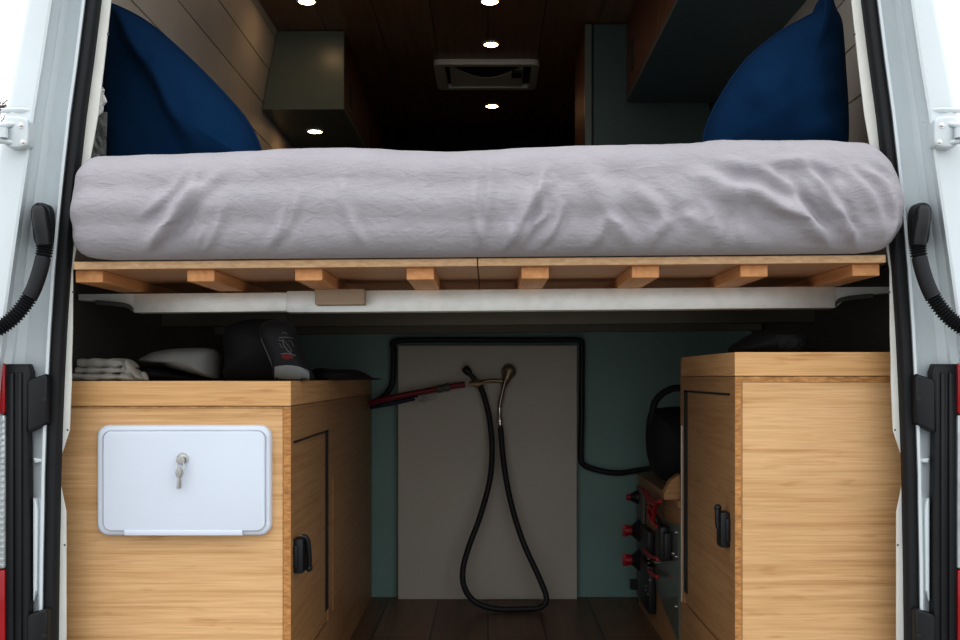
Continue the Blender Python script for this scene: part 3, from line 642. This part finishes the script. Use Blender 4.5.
# ------------------------------------------------------------------ back of the garage
dp = 3.135
pn = obj('access_panel', B(PX(398, dp), PX(577, dp), dp, dp + 0.018, 0.001, PZ(345.5, dp), bev=0.0015), PANEL, None, label='tall cream access panel leaning on the green partition behind the hose', cat='panel')
# black cable around the panel
cb = smooth_pts([P(x, y, 3.15) for x, y in ((375.5, 401), (384, 396), (391.5, 386), (393.3, 370), (393.5, 350), (394.5, 341.8), (420, 340), (500, 340), (560, 340), (579.5, 340.6), (582, 350), (581.8, 380), (581.8, 420), (581, 452), (583, 464), (597, 470), (618, 473), (640, 470))] +
                [P(656, 467, 3.05), P(664, 465, 2.88)], 8)
obj('black_cable', MB().tube(cb, [0.009] * len(cb), 10), RUBBER, None, 60, label='black cable running around the cream panel and off behind the bag', cat='cable')
# tap, hose
hz = empty('shower_hose', P(500, 600, 3.0), 'black rubber hose hanging in a long loop from a brass tap', 'hose')
Z5 = lambda pts: [(380 + a * 0.46875, 340 + b * 0.46875) for a, b in pts]
hp = Z5([(212, 96), (222, 120), (233, 165), (239, 230), (234, 300), (214, 375), (190, 440), (177, 490), (181, 530), (205, 560), (250, 574), (310, 577), (343, 570), (355, 550), (340, 508), (305, 430), (280, 350), (265, 270), (257, 186)])
n = len(hp); path = []
for i, (x, y) in enumerate(hp):
    low = max(0, min(1, (y - 380) / 225)); d = 3.10 - 0.13 * low ** 1.5
    p = P(x, y, d); p.z = max(p.z, 0.010); path.append(p)
obj('hose', MB().tube(smooth_pts(path, 10), 0.0088, 12), RUBBER, hz, 60, label='black hose')
mb = MB(); a = Z5([(257, 186), (255, 165), (255, 144)]); pts = [P(x, y, 3.10) for x, y in a]
mb.tube([pts[0] + (pts[1] - pts[0]) * t for t in (0, 0.2, 0.25, 0.5, 0.55, 0.8, 1.0)] + [pts[2]], [0.008, 0.011, 0.009, 0.009, 0.011, 0.011, 0.008, 0.006], 12); obj('hose_coupling', mb, CHROME, hz, 40)
mb = MB().tube(smooth_pts([P(x, y, 3.10) for x, y in Z5([(255, 144), (258, 125), (264, 100), (270, 78)])], 6), 0.0068, 10)
mb.tube([P(x, y, 3.10) for x, y in Z5([(214, 90), (238, 86), (262, 88)])], 0.0062, 10); obj('brass_pipe', mb, DULLMETAL, hz, 60)
mb = MB(); cx = P(*Z5([(275, 67)])[0], 3.10); lathe(mb, cx + Vector((0, 0.03, 0)), (0, -1, 0), [(0.024, 0), (0.024, 0.008), (0.0225, 0.014), (0.017, 0.016), (0.017, 0.028), (0.012, 0.036), (0.005, 0.038)], 24)
mb.tube([cx + Vector((0, 0.01, 0)), P(*Z5([(264, 100)])[0], 3.105)], [0.02, 0.008], 12); obj('wall_elbow', mb, DULLMETAL, hz, 40)
mb = MB(); v0, v1 = [P(x, y, 3.09) for x, y in Z5([(183, 62), (212, 96)])]; dv = v1 - v0
mb.tube([v0 + dv * t for t in (-0.12, 0, 0.2, 0.35, 0.7, 1.0)], [0.008, 0.0135, 0.0125, 0.0075, 0.0085, 0.0085], 12); obj('lever', mb, BLACK, hz, 60)
mb = MB(); b0, b1 = [P(x, y, 3.09) for x, y in Z5([(190, 93), (222, 91)])]; db_ = b1 - b0
mb.tube([b0 + db_ * t for t in (0, 0.1, 0.12, 0.35, 0.37, 0.7, 0.72, 1)], [0.007, 0.007, 0.010, 0.010, 0.013, 0.013, 0.009, 0.009], 10); obj('tap_body', mb, plain('tap_brass', (0.42, 0.34, 0.2), 0.3, 0.9), hz, 30)
rh = empty('red_hose', P(420, 395, 3.09), 'red water hose with a paper tag and a dark blue hose tied under it', 'hose')
rp = smooth_pts([P(371, 402.8, 3.03), P(378, 401, 3.06), P(395, 397, 3.085), P(425, 391.2, 3.09), P(448, 387, 3.09), P(465, 384.2, 3.09)], 8)
obj('hose', MB().tube(rp, 0.0092, 10), REDHOSE, rh, 60)
obj('hose', MB().tube(smooth_pts([P(371.5, 407, 3.04), P(380, 405.5, 3.08), P(398, 402, 3.095), P(418, 397.5, 3.095)], 8), 0.007, 10), BLUEHOSE, rh, 60, label='dark blue hose')
mb = MB(); c0, c1 = P(437, 389.3, 3.09), P(450, 386.6, 3.09)
mb.tube([c0 + (c1 - c0) * t for t in (0, 0.05, 0.3, 0.32, 0.6, 0.62, 0.95, 1)], [0.0105, 0.0125, 0.0125, 0.011, 0.011, 0.013, 0.013, 0.010], 12); obj('hose_connector', mb, DARKMETAL, rh, 30)
mb = MB(); rr = [[P(x, y, 3.075 + 0.004 * math.sin(i * 1.7)) for x, y in ((414 + i * 4.4, 397.5 - i * 0.9 + (i % 2)), (416 + i * 4.3, 401 - i * 0.8), (414.5 + i * 4.4, 403.6 - i * 0.9 - (i % 2)))] for i in range(6)]
obj('paper_tag', mb.grid(rr), PAPER, rh, label='crumpled white paper tag')

# ------------------------------------------------------------------ things on the left cabinet
ZTL = PZ(381, DF) + 0.0005
mats = empty('folded_quilt', (-0.76, 2.05, ZTL), 'folded quilted grey cloth with a bunched corner on the left bamboo cabinet', 'quilt')
def quilt_layer(x0, x1, y0, y1, z0, z1, seed, taper=0.0):
    mb = MB(); rows = []
    nx = 40
    for i in range(nx + 1):
        u = i / nx; x = x0 + (x1 - x0) * u; e = 1 - max(0, (u - 0.85) / 0.15) ** 2 * 0.75
        h = (z1 - z0) * e * (1 - taper * u); zc = z0 + h / 2; ring = []
        for k in range(24):
            a = 2 * PI * k / 24; cy = abs(math.cos(a)) ** 0.5 * (1 if math.cos(a) > 0 else -1); sz = abs(math.sin(a)) ** 0.6 * (1 if math.sin(a) > 0 else -1)
            q = noise.noise(Vector((x * 45 + seed, cy * 2, sz * 2))) * 0.003 + 0.0015 * abs(math.sin(x * 90))
            ring.append((x, (y0 + y1) / 2 + cy * ((y1 - y0) / 2 + q), max(z0, zc + sz * (h / 2 - 0.0015 * abs(math.sin(x * 75)) + q))))
        rows.append(ring)
    return mb.grid(rows, True, True)
obj('layer', quilt_layer(-0.82, PX(133, 1.93), 1.915, 2.02, ZTL, ZTL + 0.014, 1), QUILT, mats, 180)
obj('layer', quilt_layer(-0.82, PX(126, 1.93), 1.93, 2.02, ZTL + 0.012, ZTL + 0.027, 4), QUILT, mats, 180)
obj('layer', quilt_layer(-0.82, PX(123, 1.93), 1.94, 2.02, ZTL + 0.025, ZTL + 0.044, 9), QUILT, mats, 180)
mb = MB(); o = [(PX(a, 1.93), PZ(b, 1.93)) for a, b in ((118, 372), (121, 364), (123.5, 359.5), (129, 364), (134, 371), (140, 378), (138, 381), (124, 381))]
o = [(x, max(z, ZTL)) for x, z in o]; inflate(mb, o, 1.945, 0.018, None, 0.008, 60, 10, 4); obj('bunched_corner', mb, QUILT, mats, 180)
mb = MB(); o = [(PX(a, 1.96), max(PZ(b, 1.96), ZTL)) for a, b in ((138, 380), (140, 374), (143, 371.5), (146, 375), (147, 381))]; inflate(mb, o, 1.965, 0.012, None, 0.004, 60, 8, 6); obj('cloth_tab', mb, QUILT, mats, 180)
dk = MB(); o = [(PX(a, 2.12), max(PZ(b, 2.12), ZTL)) for a, b in ((128, 381.5), (130, 372), (146, 365.5), (165, 369), (190, 375.5), (215, 380), (218, 382))]
inflate(dk, o, 2.16, 0.12, None, 0.003, 9, 12, 3); obj('duffel_bag', dk, BLKCLOTH, None, 180, label='flat black duffel bag under the pale grey cushion on the left cabinet', cat='bag')
cu = MB(); o = [(PX(a, 2.12), PZ(b, 2.12)) for a, b in ((142.5, 360.5), (150, 355.5), (160, 351.5), (178, 348.8), (200, 348), (214, 349), (221, 354), (221, 372), (219, 378.5), (205, 376), (180, 369.5), (165, 363.5), (160, 362.5), (156, 364))]
inflate(cu, o, 2.10, 0.07, (PX(195, 2.1), PZ(362, 2.1)), 0.006, 14, 14, 8); obj('cushion', cu, PALEBAG, None, 180, label='pale grey cushion lying on the black duffel bag', cat='cushion')
bp = empty('backpack', (-0.44, 2.04, ZTL), 'black backpack with a grey band, red patch and silver emblem on the left cabinet', 'backpack')
mb = MB(); o = [(PX(a, 2.06), max(PZ(b, 2.06), ZTL)) for a, b in ((226, 382), (222, 360), (219, 338), (224, 325), (240, 319), (262, 318), (284, 320), (292, 330), (296, 350), (304, 372), (306, 382))]
inflate(mb, o, 2.10, 0.085, None, 0.004, 12, 14, 1, zmin=ZTL); obj('main_body', mb, BLKCLOTH, bp, 180)
mb = MB(); o = [(PX(a, 1.97), max(PZ(b, 1.97), ZTL)) for a, b in ((277, 381.5), (272, 366), (265, 350), (259, 334), (262, 323), (275, 319.5), (288, 321), (295, 328), (298, 343), (304, 358), (310, 370), (312, 381.5))]
inflate(mb, o, 1.975, 0.045, None, 0.002, 12, 14, 1, zmin=ZTL)
bvh = BVHTree.FromBMesh(mb.bm)
pocket = obj('front_pocket', mb, BLKCLOTH, bp, 180)
def onto(px, py, d=1.93, off=0.0022):
    q = P(px, py, d); o0 = Vector((0, 0, H)); dr = (q - o0).normalized(); hit = bvh.ray_cast(o0, dr)
    return (hit[0] if hit[0] is not None else P(px, py, 1.985)) - dr * off
def patch(cols, thick=0.0015):
    return MB().grid([[onto(*p) for p in c] for c in cols])
obj('grey_band', patch([[(x, yt + (yb - yt) * k / 6) for k in range(7)] for x, yt, yb in ((274.5, 366.8, 379.5), (279, 365.8, 379.5), (286, 365, 379.2), (292, 365.3, 379.2), (298, 366.3, 379.2), (303, 368, 379.5), (307, 369.3, 380), (309.5, 371.5, 380))]), GREYCLOTH, pocket, label='light grey band')
obj('red_patch', patch([[(x, yt + (yb - yt) * k / 3) for k in range(4)] for x, yt, yb in ((281.5, 354, 357.5), (285, 354, 359.6), (289, 354.2, 359.2), (293, 355, 358.2))]), REDCLOTH, pocket, label='red patch')
mb = MB()
for st, r in (([(279, 337.8), (284, 337.2), (289, 337.5), (293, 338.4)], 0.0009), ([(278, 340), (281, 340.6), (284, 339.4)], 0.0009), ([(283.5, 340.5), (283, 343), (285, 347), (288, 351), (291, 353)], 0.0012), ([(279.5, 343), (281, 346), (283, 348)], 0.0009), ([(281.5, 333.5), (284, 332.5), (287, 334)], 0.0008), ([(284, 341), (287, 344), (290, 348), (292, 352)], 0.0007), ([(281, 354.3), (286, 353.3), (292, 354.3), (295.5, 355.8)], 0.0012), ([(289, 340), (292, 342.5), (293.5, 347)], 0.0006)):
    mb.tube(smooth_pts([onto(x, y, off=0.001) for x, y in st], 5), r, 6)
obj('emblem', mb, SILVER, pocket, 60, label='silver line emblem')
mb = MB().tube(smooth_pts([onto(a, b, off=0.0005) for a, b in ((261, 338), (266, 350), (271, 362), (275.5, 378))], 6), 0.0012, 6); obj('piping', mb, SILVER, pocket, 60)
mb = MB(); o = [(PX(a, 2.25), max(PZ(b, 2.25), ZTL)) for a, b in ((300, 383), (306, 368), (325, 369), (350, 370), (366, 378), (372, 383))]; inflate(mb, o, 2.38, 0.11, None, 0.01, 9, 10, 7)
obj('dark_pouch', mb, BLKCLOTH, None, 180, label='low black pouch behind the backpack at the inner edge of the left cabinet', cat='bag')

# mesh bag on the right cabinet
ZTR = PZ(352, DF) + 0.0005
nb = empty('net_bag', (0.66, 2.1, ZTR), 'black net bag lying on the right bamboo cabinet', 'bag')
mb = MB(); o = [(PX(a, 2.08), max(PZ(b, 2.08), ZTR)) for a, b in ((735, 353), (742, 340), (762, 331), (785, 331), (803, 336), (812, 348), (814, 353))]; inflate(mb, o, 2.1, 0.09, None, 0.008, 14, 12, 5)
bvh = BVHTree.FromBMesh(mb.bm); obj('bag_body', mb, BLKCLOTH, nb, 180)
mb = MB()
for k in range(10):
    pts = [onto(778 + k * 2.6 + j * 1.2, 352 - j * 3.2 + 0.8 * math.sin(j + k), off=0.001) for j in range(6)]; mb.tube(pts, 0.0007, 5)
    pts = [onto(800 - k * 0.5 - j * 4, 351 - k * 1.7 + 0.6 * math.sin(j * 2 + k), off=0.001) for j in range(6)]; mb.tube(pts, 0.0005, 5)
obj('netting', mb, plain('net_grey', (0.05, 0.055, 0.055), 0.6), nb, 60)

# ------------------------------------------------------------------ upper interior
# left overhead cabinet
oc = empty('overhead_cabinet', (-0.65, 4.0, H + 0.94), 'sage green overhead cabinet on the left wall below the ceiling', 'cabinet')
ZU = H + 0.94; YO = 3.43; XO = -0.508; YE = Y1 - 0.13
wx = lambda z: -(wall_x(z) - 0.003)
mb = MB().prism([(wx(ZU), YO, ZU), (XO, YO, ZU), (XO, YO, CZ - 0.004), (wx(CZ - 0.004), YO, CZ - 0.004)], (0, 0.018, 0)); obj('end_panel', mb, SAGE, oc)
mb = MB().prism([(wx(ZU), YO + 0.018, ZU), (XO, YO + 0.018, ZU), (XO, YO + 0.018, ZU + 0.015), (wx(ZU + 0.015), YO + 0.018, ZU + 0.015)], (0, YE - YO, 0)); obj('bottom_panel', mb, SAGE, oc)
for a, b in ((YO + 0.02, 4.05), (4.056, YE)):
    dd_ = obj('door', B(XO - 0.016, XO, a, b, ZU + 0.016, CZ - 0.012, bev=0.001), RED_WOOD, oc)
    mb = MB().box(XO - 0.001, XO + 0.003, a + 0.10, a + 0.16, ZU + 0.05, ZU + 0.13, 0.001); obj('finger_pull', mb, VENTD, dd_)
# right overhead cabinet
orr = empty('overhead_cabinet', (0.62, 2.9, H + 0.94), 'dark teal overhead cabinet along the right wall above the bed', 'cabinet')
XQ = 0.476; YS, YF = 2.12, 3.34
wr = lambda z: wall_x(z) - 0.003
mb = MB().prism([(XQ, YS, ZU), (wr(ZU), YS, ZU), (wr(ZU + 0.015), YS, ZU + 0.015), (XQ, YS, ZU + 0.015)], (0, YF - YS, 0)); obj('bottom_panel', mb, plain('overhead_underside_paint', (0.075, 0.12, 0.135), 0.45), orr)
mb = MB().prism([(XQ, YS, ZU + 0.015), (wr(ZU + 0.015), YS, ZU + 0.015), (wr(CZ - 0.004), YS, CZ - 0.004), (XQ, YS, CZ - 0.004)], (0, 0.018, 0)); obj('end_panel', mb, TEAL, orr)
for a, b in ((YS + 0.02, 2.73), (2.736, YF)):
    dd_ = obj('door', B(XQ, XQ + 0.016, a, b, ZU + 0.016, CZ - 0.012, bev=0.001), RED_WOOD, orr)
    obj('finger_pull', B(XQ - 0.003, XQ + 0.001, b - 0.17, b - 0.11, ZU + 0.07, ZU + 0.17, bev=0.001), VENTD, dd_)
# tall cabinet at the foot of the bed
tcab = empty('tall_cabinet', (0.57, 3.6, 0), 'tall teal cabinet standing beyond the right side of the bed', 'cabinet')
DT = 3.36; xa = PX(585, DT)
obj('edge_panel', B(xa, xa + 0.022, DT - 0.004, DT + 0.03, 0, CZ - 0.006), SAGE, tcab); obj('side_panel', B(xa, xa + 0.022, DT + 0.03, 3.75, 0, CZ - 0.006), RED_WOOD, tcab)
mb = MB().prism([(xa + 0.03, DT, 0.02), (wall_x(1.0) - 0.02, DT, 0.02), (wall_x(1.0) - 0.02, DT, 1.0), (wall_x(1.94) - 0.004, DT, CZ - 0.006), (xa + 0.03, DT, CZ - 0.006)], (0, 0.018, 0)); obj('front_panel', mb, TEAL, tcab)
obj('shadow_gap', B(xa + 0.022, xa + 0.03, DT + 0.010, DT + 0.03, 0, CZ - 0.006), VENTD, tcab)
mb = MB().prism([(xa + 0.022, DT + 0.03, CZ - 0.02), (wall_x(1.94) - 0.004, DT + 0.03, CZ - 0.02), (wall_x(1.94) - 0.004, 3.75, CZ - 0.02), (xa + 0.022, 3.75, CZ - 0.02)], (0, 0, 0.01)); obj('top_panel', mb, TEAL, tcab)
# curtain to the cab
ct = MB(); rows = []
for i in range(161):
    x = -0.74 + 1.48 * i / 160; yy = 4.74 + 0.022 * math.sin(i * 0.62) + 0.01 * math.sin(i * 0.23 + 1)
    rows.append([(x, yy, z) for z in (0.9, 1.3, 1.6, CZ - 0.004)])
obj('cab_curtain', ct.grid(rows), CURT, None, 180, label='dark navy curtain hanging across the front end of the van', cat='curtain')
# ceiling lights
def downlight(x, y, z, label, s=1.0):
    r = empty('ceiling_light', (x, y, z), label, 'light', 'round warm lights in the ceiling')
    mb = MB(); lathe(mb, (x, y, z), (0, 0, -1), [(0.034 * s, -0.0), (0.034 * s, 0.003), (0.031 * s, 0.006), (0.0265 * s, 0.006), (0.0265 * s, 0.003)], 28); obj('trim_ring', mb, VENTP, r, 40)
    mb = MB(); lathe(mb, (x, y, z - 0.003), (0, 0, -1), [(0.026 * s, -0.001), (0.026 * s, 0.002), (0.02 * s, 0.0028)], 28); obj('lamp_disc', mb, LED, r, 60)
downlight(PX(491, 3.565), 3.565, CZ - 0.001, 'round ceiling light nearer the bed than the roof vent', 0.95)
downlight(PX(492, 4.38), 4.38, CZ - 0.001, 'round ceiling light beyond the roof vent')
downlight(PX(490, 3.16), 3.155, CZ - 0.001, 'round ceiling light at the middle of the top edge of the photo')
downlight(PX(307.5, 3.17), 3.155, CZ - 0.001, 'round ceiling light nearest the left wall, above the sage green overhead cabinet')
downlight(PX(314, 3.70), 3.72, ZU - 0.001, 'round light on the underside of the sage green overhead cabinet')
# roof vent
rv = empty('roof_vent', (0, 3.97, CZ), 'square ivory roof vent with a dark slot in the ceiling', 'vent')
xa, xb, ya, yb = PX(433, 3.74), PX(540, 3.74), 3.74, 4.08
def frame_ring(o0, z0, z1, o1): pass
out = [(p[0], p[1]) for p in rrect(xa, xb, ya, yb, 0.03, 6)]; inn = rrect(xa + 0.045, xb - 0.03, ya + 0.03, yb - 0.03, 0.012, 6)
mb = MB().grid([[(x, y, CZ - 0.001) for x, y in out], [(x, y, CZ - 0.016) for x, y in out], [(x * 0.985 + 0.0001, (y - 3.91) * 0.985 + 3.91, CZ - 0.022) for x, y in out], [(x, y, CZ - 0.022) for x, y in inn], [(x, y, CZ - 0.002) for x, y in inn]], True)
obj('vent_frame', mb, VENTP, rv, 40)
obj('vent_shade', B(xa + 0.04, xb - 0.025, ya + 0.02, yb - 0.02, CZ - 0.0035, CZ - 0.001), VENTD, rv)
rows = []
for i in range(25):
    u = i / 24; x = xa + 0.06 + (xb - xa - 0.12) * u; y0 = ya + 0.06 + 0.16 * math.sin(PI * u)
    rows.append([(x, y0, CZ - 0.004), (x, y0, CZ - 0.007), (x, yb - 0.03, CZ - 0.016), (x, yb - 0.03, CZ - 0.004)])
obj('vent_blade', MB().grid(rows, True, True), VENTP, rv, 40)
mb = MB().box(xb - 0.105, xb - 0.065, ya + 0.12, ya + 0.19, CZ - 0.018, CZ - 0.004, 0.004); obj('vent_catch', mb, VENTD, rv)
mb = MB().box(xa + 0.045, xa + 0.05, ya + 0.03, ya + 0.09, CZ - 0.024, CZ - 0.02, 0.001); obj('vent_tab', mb, VENTD, rv)

# ------------------------------------------------------------------ bare trees far off on either side
def tree(x, y, h, label, seed):
    rnd = random.Random(seed); root = empty('bare_tree', (x, y, -0.62), label, 'tree', 'bare trees behind the van'); mb = MB(); tw = MB()
    def br(p, d, L, r, k):
        q = p + d * L; (mb if k < 2 else tw).tube([p, p + d * L * 0.5 + Vector((rnd.uniform(-.04, .04) * L,) * 3), q], [r, r * 0.8, r * 0.6], 5)
        if k < 6:
            for _ in range(3 if k else 5):
                t = rnd.uniform(0.45, 1.0); e = (d + Vector((rnd.uniform(-.8, .8), rnd.uniform(-.8, .8), rnd.uniform(-.25, .7)))).normalized()
                br(p + d * L * t, e, L * rnd.uniform(0.55, 0.8), r * 0.55, k + 1)
    br(Vector((x, y, -0.62)), Vector((0, 0, 1)), h * 0.36, 0.11, 0)
    obj('trunk', mb, BARK, root, 60); obj('twig', tw, BARK, root, 60)
tree(6.3, 12.5, 6.6, 'bare twiggy tree beyond the right edge of the van', 4)
tree(-8.75, 15.0, 7.4, 'bare twiggy tree beyond the left edge of the van', 9)

# ------------------------------------------------------------------ light, sky, camera
w = bpy.data.worlds.new('overcast_sky'); bpy.context.scene.world = w; w.use_nodes = True; nt = w.node_tree
bgn = nt.nodes['Background']; tc = nt.nodes.new('ShaderNodeTexCoord'); sp = nt.nodes.new('ShaderNodeSeparateXYZ')
nt.links.new(tc.outputs['Generated'], sp.inputs[0])
zr = ramp(nt, sp.outputs['Z'], [(0.0, (0.72, 0.74, 0.76)), (0.10, (0.86, 0.89, 0.92)), (0.4, (1.04, 1.08, 1.12)), (1.0, (1.6, 1.6, 1.6))])   # haze, then bright cloud
fr = ramp(nt, sp.outputs['Z'], [(0.0, (0.6, 0.62, 0.63)), (0.08, (1.0, 1.03, 1.05)), (1.0, (1.2, 1.2, 1.2))])
yr = nt.nodes.new('ShaderNodeMapRange'); yr.inputs['From Min'].default_value = -0.1; yr.inputs['From Max'].default_value = 0.5; nt.links.new(sp.outputs['Y'], yr.inputs['Value'])
nt.links.new(mixc(nt, yr.outputs['Result'], zr.outputs['Color'], fr.outputs['Color']), bgn.inputs['Color'])
bgn.inputs['Strength'].default_value = 1.45
cam = bpy.data.cameras.new('camera'); co = bpy.data.objects.new('camera', cam); C.objects.link(co)
co.location = (0, 0, H); co.rotation_euler = (PI / 2, 0, 0); cam.sensor_width = 36; cam.sensor_fit = 'HORIZONTAL'; cam.lens = 36 * F / 960
cam.shift_x = -(VX - 480) / 960; cam.shift_y = (VY - 320) / 960; cam.clip_start = 0.05
sc = bpy.context.scene; sc.camera = co
sc.view_settings.view_transform = 'Standard'; sc.view_settings.look = 'None'; sc.view_settings.gamma = 0.78; sc.view_settings.exposure = 0.12
